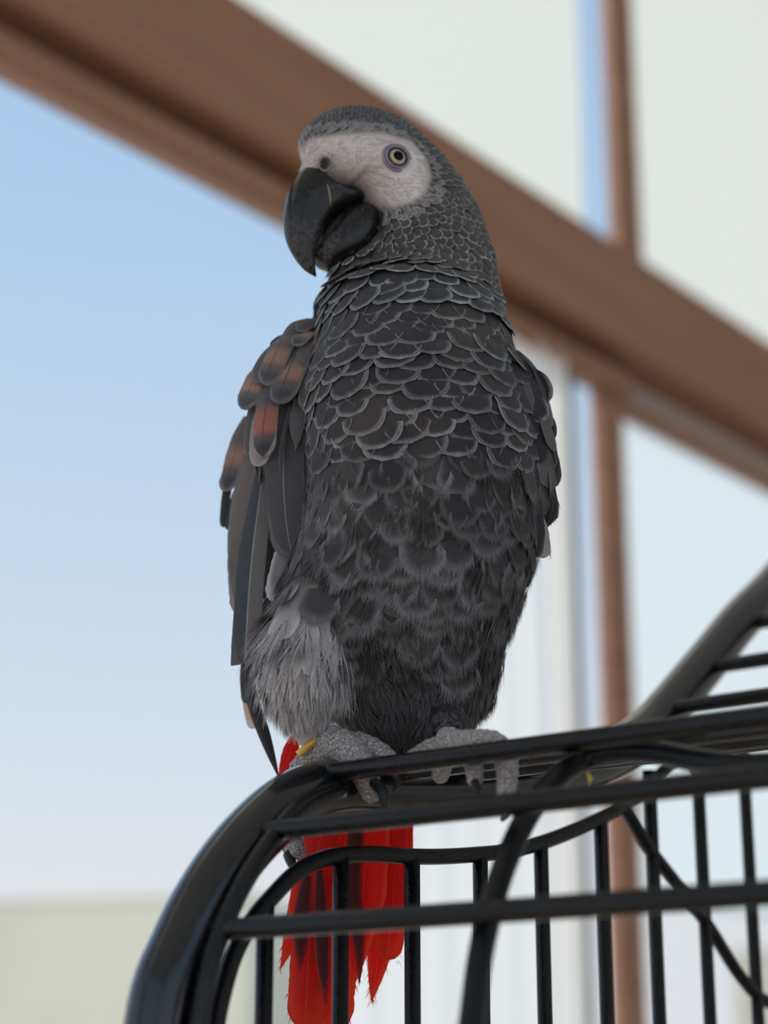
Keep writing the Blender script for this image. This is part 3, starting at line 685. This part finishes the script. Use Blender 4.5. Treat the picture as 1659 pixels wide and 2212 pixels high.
# head: irregular scales sampled on the skin, flowing back from the beak
hv = []
tri = nm.polygons
zt = at(800, 235, .66).z; zb = at(850, 640, .66).z
cand = [p for p in nm.polygons if p.center.z > zb and p.center.z < zt+.01]
rg.shuffle(cand)
BASE = sag(690, 395)
grid = {}
def free(P, r, cell=.002):
    k = (int(P.x//cell), int(P.y//cell), int(P.z//cell)); R_ = int(r/cell)+1
    for a in range(-R_, R_+1):
        for b in range(-R_, R_+1):
            for c in range(-R_, R_+1):
                for q in grid.get((k[0]+a, k[1]+b, k[2]+c), ()):
                    if (q-P).length < r: return False
    grid.setdefault(k, []).append(P); return True
ubt = [BVHTree.FromPolygons([v.co for v in o.data.vertices], [tuple(p.vertices) for p in o.data.polygons]) for o in (UB, LB)]
for p in cand:
    P, n = p.center, p.normal; a, b, c = hloc(P); fd = inpoly((a, b), fpoly)
    if ubt[0].find_nearest(P)[3] < .0014 or ubt[1].find_nearest(P)[3] < .0018: continue
    de = math.hypot(a-ea, b-eb)
    if abs(c) > .008 and de < .0075: continue
    if math.hypot(a-na, b-nb) < .0062 and fd > -.002: continue
    ypx = 1106-FPX*(P-CAM).dot(Vector((0, -SP, CP)))/(P-CAM).dot(Vector((0, CP, SP)))
    if fd > .0012:
        if rg.random() < .8 and free(P, .0009): 
            put('white', P-n*.0001, n, (P-BASE).normalized()+Vector((0, 0, -.25)), rg.uniform(.5, .8)*(1.0 if abs(c) > .006 else 1.2), 8, rg.uniform(-.3, .3))
        continue
    dn = max(0, min(1, (-a+.004)/.03)); low = max(0, min(1, (ypx-330)/260))
    if b > eb-.004 or ypx < 400:
        s = .62+.5*dn+.4*low; zone = 'crown'; r = .00205*s/.75
        near = fd > -.0032
        if near: zone, s, r = ('white', 1.0, .0012) if fd > -.0014 else ('mid', .85, .0014)
        elif fd > -.006 and a > .0: zone, s, r = 'mid', .8, .0015
    else:
        zone = 'cheek'; s = .48+.75*max(0, (ypx-400)/210)+.0; r = .0033*s
        if fd > -.0016: zone, s, r = 'white', 1.1, .0012
        elif fd > -.0045: zone, s, r = 'mid', 1.0, .0017
        elif ypx > 585: zone = 'neck'; s = .78; r = .0052*.86
    if not free(P, r): continue
    fl = (P-BASE).normalized()*1.0 + Vector((0, 0, -.35-1.5*low)) + HF*(-.6)
    put(zone, P-n*.0003, n, fl, s*rg.uniform(.9, 1.1), 13 if zone != 'white' else 7, rg.uniform(-.15, .15))
# body rows along the loft
def rows(fn, t0, t1, zone_fn, step_fn, nmax=200, inside=None, thr=.0065, mixz=None):
    t = t0; r_i = 0
    while t < t1:
        zone, s, sp_u, sp_v, tilt, jit = zone_fn(t)
        Z = ZONES[zone]; per = sum((fn(t, 2*math.pi*k/24)-fn(t, 2*math.pi*(k+1)/24)).length for k in range(24))
        n_ = max(5, int(per/(Z['W']*s*sp_u))); off = (r_i % 2)*.5+rg.uniform(-.1, .1)
        for k in range(n_):
            th = 2*math.pi*(k+off+rg.uniform(-jit, jit))/n_; tt = t+rg.uniform(-jit, jit)*step_fn(t, Z['L']*s*sp_v)*1.2
            P = fn(tt, th); q = TREE.find_nearest(P)
            if q[3] > thr: continue
            if (q[0]-P).length > thr: continue
            n = q[1]; d = fn(tt+.4, th)-fn(tt-.4, th)
            dd = d-n*d.dot(n)
            if zone not in ('neck', 'breast', 'covert') and dd.length > 1e-9 and dd.z/dd.length > -.45: continue
            zz = mixz(tt, zone) if mixz else zone
            put(zz, q[0]-n*.0006, n, d, s*rg.uniform(.88, 1.12), tilt+rg.uniform(-2, 3), rg.uniform(-.12, .12)*(1+3*jit))
        t += step_fn(t, Z['L']*s*sp_v); r_i += 1
def bstep(t, dist):
    l = (S_(min(t+.5, NT-1.1), 0)-S_(t-.5, 0)).length + (S_(min(t+.5, NT-1.1), math.pi/2)-S_(t-.5, math.pi/2)).length
    return dist/max(l/2, 1e-5)
def lerp(a, b, f): return a+(b-a)*max(0, min(1, f))
def bzone(t):
    y = ring_frame(t)[5]
    if y < 700: return 'neck', lerp(.8, 1.1, (y-600)/100), .66, .36, 13, .12
    if y < 1000: return 'breast', lerp(.70, .90, (y-700)/130), .62, .33, 10, .13
    if y < 1190: return 'belly', .86, .66, .29, 9, .26
    if y < 1440: return 'lower', .92, .55, .29, 9, .34
    return 'vent', lerp(1.0, .8, (y-1440)/160), .5, .30, 6, .4
t600 = next(i for i, r_ in enumerate(RD_) if r_[0] > 640)
def mixz(t, zone):
    y = ring_frame(t)[5]
    if zone == 'belly':
        q = rg.random()
        if q < max(.12, (y-1060)/300): return 'lower'
        if q < .6: return 'soft'
    if zone == 'lower' and rg.random() < .72-.4*(y-1190)/250: return 'soft'
    return zone
rows(S_, t600, NT-2.2, bzone, bstep, mixz=mixz)
def mk(rg_):
    fn = lambda t, th: lump_pt(rg_, t, th)
    st = lambda t, dist: dist/max((rg_[min(int(t)+1, len(rg_)-1)][0]-rg_[max(int(t)-1, 0)][0]).length/2, 1e-5)
    return fn, st
fn, st = mk(thighL)
rows(fn, 0, 9, lambda t: ('flank', 1.0, .5, .3, 9, .35), st, thr=.010)
rows(fn, 6, 18.5, lambda t: ('leg', lerp(1.3, .62, (t-8)/10), .42, .24, 9, .4), st, thr=.010)
fn, st = mk(thighR)
rows(fn, 9, len(thighR)-2, lambda t: ('vent', .6, .5, .3, 8, .3), st, thr=.010)
fn, st = mk(wingL); rows(fn, 5, len(wingL)-6, lambda t: ('covert', lerp(.7, 1.3, t/18), .62, .42, 9, .2), st, thr=.004)
fn, st = mk(wingR); rows(fn, 7, len(wingR)-5, lambda t: ('covert', lerp(.8, 1.4, t/14), .62, .42, 9, .2), st, thr=.004)
# the 300 that show largest become parts, the rest one stuff part per kind
order = sorted(range(len(PL)), key=lambda i: -PL[i][2]); big = set(order[:300])
NV = 7; cache = {}
def variant(zone, k):
    if (zone, k) not in cache: cache[(zone, k)] = ZONES[zone]['gen'](hash((len(zone), k)) % 9973)
    return cache[(zone, k)]
objmesh = {}; acc = {}
for i, (zone, m4, ar, nme) in enumerate(PL):
    k = i % NV; Z = ZONES[zone]
    if i in big:
        if (zone, k) not in objmesh:
            vs, fs, uv = variant(zone, k); mm = mesh('contour_feather', vs, fs, uvs=uv); mm.materials.append(M[Z['mat']]); objmesh[(zone, k)] = mm
        o = bpy.data.objects.new('contour_feather', objmesh[(zone, k)]); COL.objects.link(o); o.parent = BODY
        o.matrix_parent_inverse = Matrix.Translation(-PAR.location); o.matrix_basis = Matrix.Translation(PAR.location) @ m4
        o.matrix_parent_inverse = Matrix.Identity(4); o.matrix_basis = m4
    else:
        A = acc.setdefault(zone, ([], [], [], [])); vs, fs, uv = variant(zone, k); b0 = len(A[0]); r0 = rg.random()
        A[0].extend([m4 @ Vector(v) for v in vs]); A[1].extend([tuple(j+b0 for j in f) for f in fs]); A[2].extend(uv); A[3].extend([r0]*len(vs))
names = {'soft': 'soft_plumage', 'mid': 'brow_plumage', 'crown': 'crown_plumage', 'white': 'face_plumage', 'cheek': 'cheek_plumage', 'neck': 'neck_plumage', 'breast': 'breast_plumage', 'belly': 'belly_plumage', 'lower': 'lower_plumage', 'vent': 'vent_plumage', 'flank': 'flank_plumage', 'leg': 'leg_plumage', 'covert': 'covert_plumage'}
for zone, (vs, fs, uv, rn) in acc.items():
    mm = mesh(names[zone], vs, fs, uvs=uv); mm.attributes.new('rnd', 'FLOAT', 'POINT').data.foreach_set('value', rn)
    o = link(names[zone], mm, ZONES[zone]['mat']); o.parent = BODY; o['kind'] = 'stuff'
print('feathers', len(PL), {z: sum(1 for p in PL if p[0] == z) for z in ZONES}, 'tris', sum(len(a[1]) for a in acc.values())*2)

# ------------------------------------------------------------------ flight feathers placed one by one
def quill(name, px, w_, mat, parent, n=None, style='round', arch=.12, asym=0.0, nv=26, nu=10, rag=.0, seed=0, base=.45, split=0):
    """px: list of (x, y, Y); w_ full width in pixels"""
    rg2 = random.Random(seed*31+7); pts = [at(*p) for p in px]; pts = [Vector(p) for p in catmull([tuple(p) for p in pts], 8)]
    cum = [0]
    for a, b in zip(pts, pts[1:]): cum.append(cum[-1]+(b-a).length)
    Lt = cum[-1]; Wm = w_*PXM; n = (n or Vector((-.35, -.93, .05))).normalized(); vs, fs, uv = [], [], []
    def along(v):
        s = v*Lt
        for i in range(len(cum)-1):
            if s <= cum[i+1]+1e-9: 
                f = (s-cum[i])/max(cum[i+1]-cum[i], 1e-9); return pts[i].lerp(pts[i+1], f), (pts[i+1]-pts[i]).normalized()
        return pts[-1], (pts[-1]-pts[-2]).normalized()
    tl = max(.08, min(.5, .5*Wm/Lt))
    jl, jr = 0, 0
    for j in range(nv+1):
        v = j/nv; v = 1-(1-v)**1.25; p, t = along(v); sd = t.cross(n).normalized(); nn = sd.cross(t).normalized()
        if nn.dot(n) < 0: nn = -nn
        wd = base+(1-base)*math.sin(min(1, v/.45)*math.pi/2)
        if style == 'round' and v > 1-tl*1.15: q = (v-(1-tl*1.15))/(tl*1.15); wd *= math.sqrt(max(0.0, 1-q**2.2))
        if style == 'point' and v > .55: q = (v-.55)/.45; wd *= max(0, 1-q**1.7)
        if style == 'cut' and v > .985: wd *= .96
        jl += rg2.uniform(-rag, rag); jr += rg2.uniform(-rag, rag); jl *= .7; jr *= .7
        for i in range(nu+1):
            X = -1+2*i/nu; side = (1+asym) if X > 0 else (1-asym); jit = (jr if X > 0 else jl)*abs(X)
            lat = X*side*Wm/2*max(wd, .015)*(1+jit)
            vs.append(p+sd*lat+nn*(arch*Wm*(1-X*X)*wd)); uv.append((X*.5+.5, v))
    for j in range(nv):
        for i in range(nu):
            a = j*(nu+1)+i; fs.append((a, a+1, a+nu+2, a+nu+1))
    for k in range(split*20):                      # loose barbs at the torn end
        v = rg2.uniform(.6, 1.0); p, t = along(v); sd = t.cross(n).normalized(); X = rg2.choice((-1, 1))*rg2.uniform(.5, 1.0)
        wd = 1.0 if style != 'point' else max(.1, 1-((v-.55)/.45)**1.7 if v > .55 else 1)
        q = p+sd*(X*Wm/2*wd)+n*.0004; d = (t*1.0+sd*(X*rg2.uniform(.15, .7))+n*rg2.uniform(-.1, .1)).normalized()*Wm*rg2.uniform(.12, .34); ww = sd*(Wm*.012)
        b0 = len(vs); vs += [q-ww, q+ww, q+d]; uv += [(X*.45+.5, v)]*2+[(X*.5+.5, 1)]; fs.append((b0, b0+1, b0+2))
    me = mesh(name, vs, fs, uvs=uv); b = me.attributes.new('rnd', 'FLOAT', 'POINT'); b.data.foreach_set('value', [seed*.137 % 1]*len(vs))
    return P_(link(name, me, mat), parent)
WL = Vector((-.45, -.88, .1))
WY = .652
fl = [  # bird's right wing, back layers first
 ('primary_feather', [(512, 960, .690), (500, 1010, .690), (488, 1075, .690), (483, 1140, .692)], 26, 'f_dark', 'round', .1, 0),
 ('covert_feather', [(535, 900, .684), (515, 960, .684), (496, 1030, .684), (486, 1062, .684)], 46, 'f_orange', 'round', .12, .05),
 ('primary_feather', [(508, 1060, .688), (500, 1110, .688), (493, 1145, .688)], 24, 'f_dark', 'round', .1, .0),
 ('primary_feather', [(530, 1130, .686), (518, 1220, .686), (512, 1280, .686), (509, 1312, .686)], 30, 'f_dark', 'round', .1, .05),
 ('secondary_feather', [(540, 980, .680), (528, 1080, .680), (524, 1190, .680), (528, 1290, .680), (530, 1330, .680)], 82, 'f_brown', 'round', .18, .06),
 ('secondary_feather', [(585, 1010, .676), (590, 1150, .676), (582, 1300, .676), (572, 1400, .676)], 44, 'f_dark', 'cut', .1, .03),
 ('primary_feather', [(566, 1020, .670), (562, 1080, .668), (550, 1180, .666), (540, 1290, .666), (532, 1436, .666)], 76, 'f_primary', 'cut', .10, .03),
 ('secondary_feather', [(616, 1060, .668), (612, 1180, .668), (598, 1300, .668), (584, 1395, .668)], 50, 'f_dark', 'round', .1, .03),
 ('flank_feather', [(622, 1165, .654), (606, 1230, .654), (592, 1300, .654)], 60, 'f_flank', 'round', .15, .1),
 ('tertial_feather', [(626, 880, .650), (618, 960, .648), (616, 1040, .647), (622, 1130, .647), (633, 1202, .648)], 100, 'f_tertial', 'round', .10, .06),
 ('covert_feather', [(655, 890, .646), (662, 950, .645), (668, 1030, .646), (664, 1090, .646)], 30, 'f_covert', 'round', .15, .1),
 ('covert_feather', [(572, 930, .652), (563, 975, .651), (557, 1008, .651)], 46, 'f_pale', 'round', .15, .06),
 ('covert_feather', [(545, 870, .658), (540, 930, .657), (536, 984, .657)], 26, 'f_covert', 'round', .15, .06),
 ('covert_feather', [(556, 890, .656), (550, 940, .655), (549, 990, .655)], 22, 'f_pale', 'round', .15, .06),
 ('covert_feather', [(590, 820, .650), (578, 880, .646), (571, 940, .645), (570, 988, .645)], 54, 'f_red_edge', 'round', .14, .02),
 ('covert_feather', [(640, 860, .646), (636, 905, .644), (632, 950, .644)], 22, 'f_covert', 'point', .15, .2),
 ('covert_feather', [(626, 880, .646), (614, 930, .644), (606, 985, .644), (604, 1030, .644)], 12, 'f_tertial', 'point', .15, .2),
 ('covert_feather', [(660, 850, .645), (650, 900, .643), (643, 935, .643), (638, 975, .643)], 24, 'f_covert', 'point', .15, .2),
 ('covert_feather', [(577, 780, .656), (552, 820, .655), (535, 860, .655), (522, 884, .656)], 50, 'f_orange', 'round', .16, .03),
 ('covert_feather', [(650, 745, .648), (630, 800, .642), (612, 845, .641), (600, 873, .641)], 66, 'f_orange', 'round', .16, .02),
 ('covert_feather', [(622, 720, .650), (600, 765, .645), (583, 805, .644), (570, 832, .645)], 58, 'f_orange', 'round', .16, .02),
 ('covert_feather', [(688, 760, .645), (676, 800, .640), (664, 850, .639), (660, 884, .640)], 40, 'f_covert', 'round', .16, .02),
 ('covert_feather', [(690, 700, .650), (668, 745, .643), (652, 785, .641), (645, 812, .641)], 44, 'f_covert', 'round', .16, .02),
 ('covert_feather', [(600, 740, .654), (578, 775, .651), (562, 805, .651), (550, 828, .652)], 44, 'f_covert', 'round', .16, .02),
 ('covert_feather', [(640, 705, .650), (620, 740, .646), (608, 770, .645)], 40, 'f_covert', 'round', .18, .02),
 ('covert_feather', [(680, 715, .648), (655, 728, .642), (632, 745, .641)], 36, 'f_orange', 'round', .18, .02),
 ('covert_feather', [(690, 690, .652), (664, 698, .646), (642, 716, .645)], 40, 'f_covert', 'round', .18, .02),
 ('covert_feather', [(668, 690, .652), (640, 705, .648), (618, 735, .647)], 36, 'f_covert', 'round', .18, .02),
]
for i, (nme, px, w_, mt, stl, ar, ragg) in enumerate(fl):
    quill(nme, px, w_*(1.18 if w_ < 70 and 'covert' in nme else 1), mt, PAR, WL, stl, ar*.8, .0 if mt != 'f_primary' else .1, rag=ragg, seed=i+1, split=1 if nme == 'flank_feather' else 0)
WRn = Vector((.35, -.93, .1))
for i, (nme, px, w_, mt, stl) in enumerate([
 ('primary_feather', [(1150, 900, .652), (1172, 970, .653), (1188, 1040, .654), (1194, 1092, .655)], 40, 'f_dark', 'point'),
 ('primary_feather', [(1140, 920, .648), (1160, 1000, .648), (1174, 1050, .648), (1180, 1088, .648)], 40, 'f_dark', 'point'),
 ('covert_feather', [(1150, 860, .654), (1172, 920, .656), (1184, 970, .657), (1188, 1005, .658)], 36, 'f_red_edge', 'round'),
 ('covert_feather', [(1135, 790, .646), (1158, 840, .647), (1172, 890, .648), (1180, 925, .649)], 48, 'f_orange', 'round'),
 ('covert_feather', [(1112, 760, .640), (1140, 800, .640), (1158, 845, .641), (1164, 880, .642)], 48, 'f_covert', 'round'),
 ('covert_feather', [(1130, 860, .636), (1150, 920, .636), (1162, 970, .637), (1166, 1000, .638)], 54, 'f_dark', 'round'),
 ('covert_feather', [(1110, 800, .634), (1130, 850, .634), (1142, 900, .635)], 50, 'f_covert', 'round'),
 ('covert_feather', [(1128, 960, .636), (1142, 1020, .637), (1150, 1070, .638)], 52, 'f_dark', 'round'),
 ('secondary_feather', [(1140, 1010, .642), (1152, 1080, .642), (1158, 1150, .643), (1152, 1205, .644)], 44, 'f_dark', 'round'),
 ('flank_feather', [(1152, 1095, .646), (1165, 1150, .646), (1172, 1206, .646)], 48, 'f_pale', 'round')]):
    quill(nme, px, w_, mt, PAR, WRn, stl, .15, rag=.04, seed=40+i, split=2 if mt == 'f_pale' else 0)
# dark and peach feathers under the clipped wing, beside the thigh
quill('wing_underfeather', [(545, 1400, .684), (538, 1450, .684), (545, 1510, .686), (572, 1590, .690), (604, 1685, .694)], 34, 'f_dark', PAR, WL, 'point', .2, seed=60)
quill('wing_underfeather', [(535, 1400, .688), (530, 1460, .688), (534, 1520, .690)], 30, 'f_dark', PAR, WL, 'round', .2, seed=61)
quill('wing_underfeather', [(532, 1470, .692), (538, 1525, .692), (549, 1574, .692)], 32, 'f_peach', PAR, WL, 'round', .2, seed=62)
# tail
TN = Vector((-.15, -.98, .15))
for i, (px, w_, mt, stl, sp_) in enumerate([
 ([(640, 1585, .690), (624, 1640, .690), (618, 1700, .692)], 40, 'f_tail', 'round', 1),
 ([(855, 1650, .686), (872, 1780, .700), (884, 1840, .702), (898, 1862, .704)], 46, 'f_tail', 'point', 2),
 ([(760, 1640, .690), (700, 1780, .700), (650, 1960, .706), (604, 2098, .710)], 74, 'f_tail', 'point', 3),
 ([(850, 1640, .684), (838, 1780, .698), (838, 1920, .704), (820, 2050, .708), (802, 2168, .710)], 92, 'f_tail', 'point', 3),
 ([(860, 1640, .684), (852, 1780, .694), (852, 1920, .698), (845, 2000, .700), (836, 2075, .702)], 66, 'f_tail', 'round', 3),
 ([(800, 1640, .684), (740, 1780, .696), (720, 1930, .700), (708, 2080, .704), (700, 2240, .706)], 130, 'f_tail', 'round', 2),
 ([(790, 1640, .682), (700, 1800, .694), (676, 1950, .698), (668, 2080, .700), (662, 2225, .702)], 92, 'f_tail', 'round', 3),
 ([(820, 1640, .682), (800, 1780, .692), (790, 1900, .695), (776, 2010, .698), (760, 2140, .700)], 100, 'f_tail', 'point', 2),
 ([(780, 1700, .686), (760, 1900, .690), (775, 2040, .692), (776, 2130, .694)], 44, 'f_tail_dark', 'point', 2),
 ([(690, 1880, .690), (694, 1980, .691), (698, 2080, .692), (704, 2175, .693)], 38, 'f_tail_dark', 'point', 1),
 ([(664, 1890, .690), (652, 1980, .691), (650, 2040, .692), (648, 2095, .693)], 40, 'f_tail_dark', 'point', 2)]):
    quill('tail_feather', px, w_, mt, PAR, TN, stl, .16, rag=.05, seed=70+i, split=sp_, nv=34, nu=14)

# ------------------------------------------------------------------ feet
def toe(name, px, rads, mat, parent, bumps=True):
    d = catmull([(x, y, Y, r) for (x, y, Y), r in zip(px, rads)], 9)
    pts = [at(*q[:3]) for q in d]; rr = [max(q[3], 1)*PXM*(1+(.07*math.sin(i*2.1) if bumps else 0)) for i, q in enumerate(d)]
    e0 = pts[-1]+(pts[-1]-pts[-2]).normalized()*rr[-1]*.6; pts.append(e0); rr.append(rr[-1]*.45)
    s0 = pts[0]-(pts[1]-pts[0]).normalized()*rr[0]*.6; pts.insert(0, s0); rr.insert(0, rr[0]*.5)
    vs, fs, uv = sweep(pts, rr, 16, ring_mod=(lambda i, a: 1+.05*math.sin(5*a+i)) if bumps else None)
    return vs, fs
def foot(toes, claws, label):
    b = bmesh.new()
    for px, rads in toes:
        vs, fs = toe('t', px, rads, None, None); vv = [b.verts.new(v) for v in vs]
        for f in fs: b.faces.new([vv[i] for i in f])
    bmesh.ops.recalc_face_normals(b, faces=b.faces)
    me = bpy.data.meshes.new('foot'); b.to_mesh(me); b.free()
    o = bpy.data.objects.new('foot', me); COL.objects.link(o)
    r_ = o.modifiers.new('r', 'REMESH'); r_.mode = 'VOXEL'; r_.voxel_size = .0005
    s_ = o.modifiers.new('s', 'SMOOTH'); s_.iterations = 3
    dg = bpy.context.evaluated_depsgraph_get(); dg.update(); k = bpy.data.meshes.new_from_object(o.evaluated_get(dg))
    o.modifiers.clear(); o.data = k; k.polygons.foreach_set('use_smooth', [True]*len(k.polygons)); k.materials.clear(); k.materials.append(M['foot_scale'])
    P_(o)
    for px, rads in claws:
        vs, fs = toe('claw', px, rads, None, None, False); c_ = link('claw', mesh('claw', vs, fs), 'claw_black'); c_.parent = o
    return o
foot([([(672, 1585, .640), (688, 1612, .640), (704, 1626, .638)], [24, 27, 30]),
      ([(700, 1622, .638), (718, 1604, .634), (752, 1624, .630), (783, 1662, .627), (797, 1698, .626), (803, 1722, .626)], [32, 36, 35, 32, 25, 20]),
      ([(728, 1612, .640), (770, 1604, .637), (812, 1622, .634), (842, 1642, .630), (856, 1664, .627)], [26, 24, 24, 20, 12]),
      ([(700, 1628, .640), (668, 1640, .641), (646, 1672, .644), (632, 1730, .652), (622, 1790, .652), (632, 1826, .646), (646, 1840, .640)], [30, 27, 26, 25, 25, 24, 18]),
      ([(705, 1632, .644), (690, 1650, .650), (684, 1690, .656)], [26, 24, 20])],
     [([(808, 1690, .622), (824, 1708, .619), (830, 1735, .619), (824, 1762, .621)], [12, 12, 9, 3]),
      ([(852, 1662, .624), (858, 1690, .623), (850, 1708, .624)], [10, 8, 3]),
      ([(624, 1845, .642), (632, 1868, .640), (652, 1888, .640)], [13, 10, 3])], 'left')
foot([([(965, 1590, .606), (975, 1608, .604), (985, 1612, .602)], [26, 28, 30]),
      ([(878, 1642, .628), (925, 1622, .618), (975, 1610, .606), (1020, 1606, .600), (1060, 1606, .596), (1088, 1628, .591), (1096, 1668, .588), (1093, 1712, .588), (1090, 1735, .588)], [14, 22, 28, 28, 27, 25, 22, 19, 15]),
      ([(990, 1612, .604), (1014, 1628, .598), (1024, 1660, .594), (1026, 1690, .593)], [26, 22, 19, 16]),
      ([(975, 1615, .606), (960, 1640, .616), (950, 1680, .622)], [24, 22, 18])],
     [([(1026, 1688, .5915), (1031, 1706, .590), (1034, 1722, .590)], [9, 8, 3]),
      ([(1090, 1738, .588), (1092, 1758, .587), (1084, 1772, .588)], [13, 10, 4])], 'right')
# yellow leg band
LBc = at(677, 1603, .6392); ax = (at(700, 1630, .640)-at(660, 1580, .6385)).normalized()
vs, fs = [], []
for i in range(40):
    a = 2*math.pi*i/40
    for (r_, z_) in ((.0062, -.0013), (.0069, -.0013), (.0070, 0), (.0069, .0013), (.0062, .0013)): vs.append((r_*math.cos(a), r_*math.sin(a), z_))
for i in range(40):
    for j in range(5): fs.append((i*5+j, ((i+1) % 40)*5+j, ((i+1) % 40)*5+(j+1) % 5, i*5+(j+1) % 5))
o = link('leg_band', mesh('leg_band', vs, fs), 'leg_band'); o.matrix_world = frame(LBc, ax, Vector((1, 0, .2))); P_(o); o['label'] = 'yellow ring around the leg'
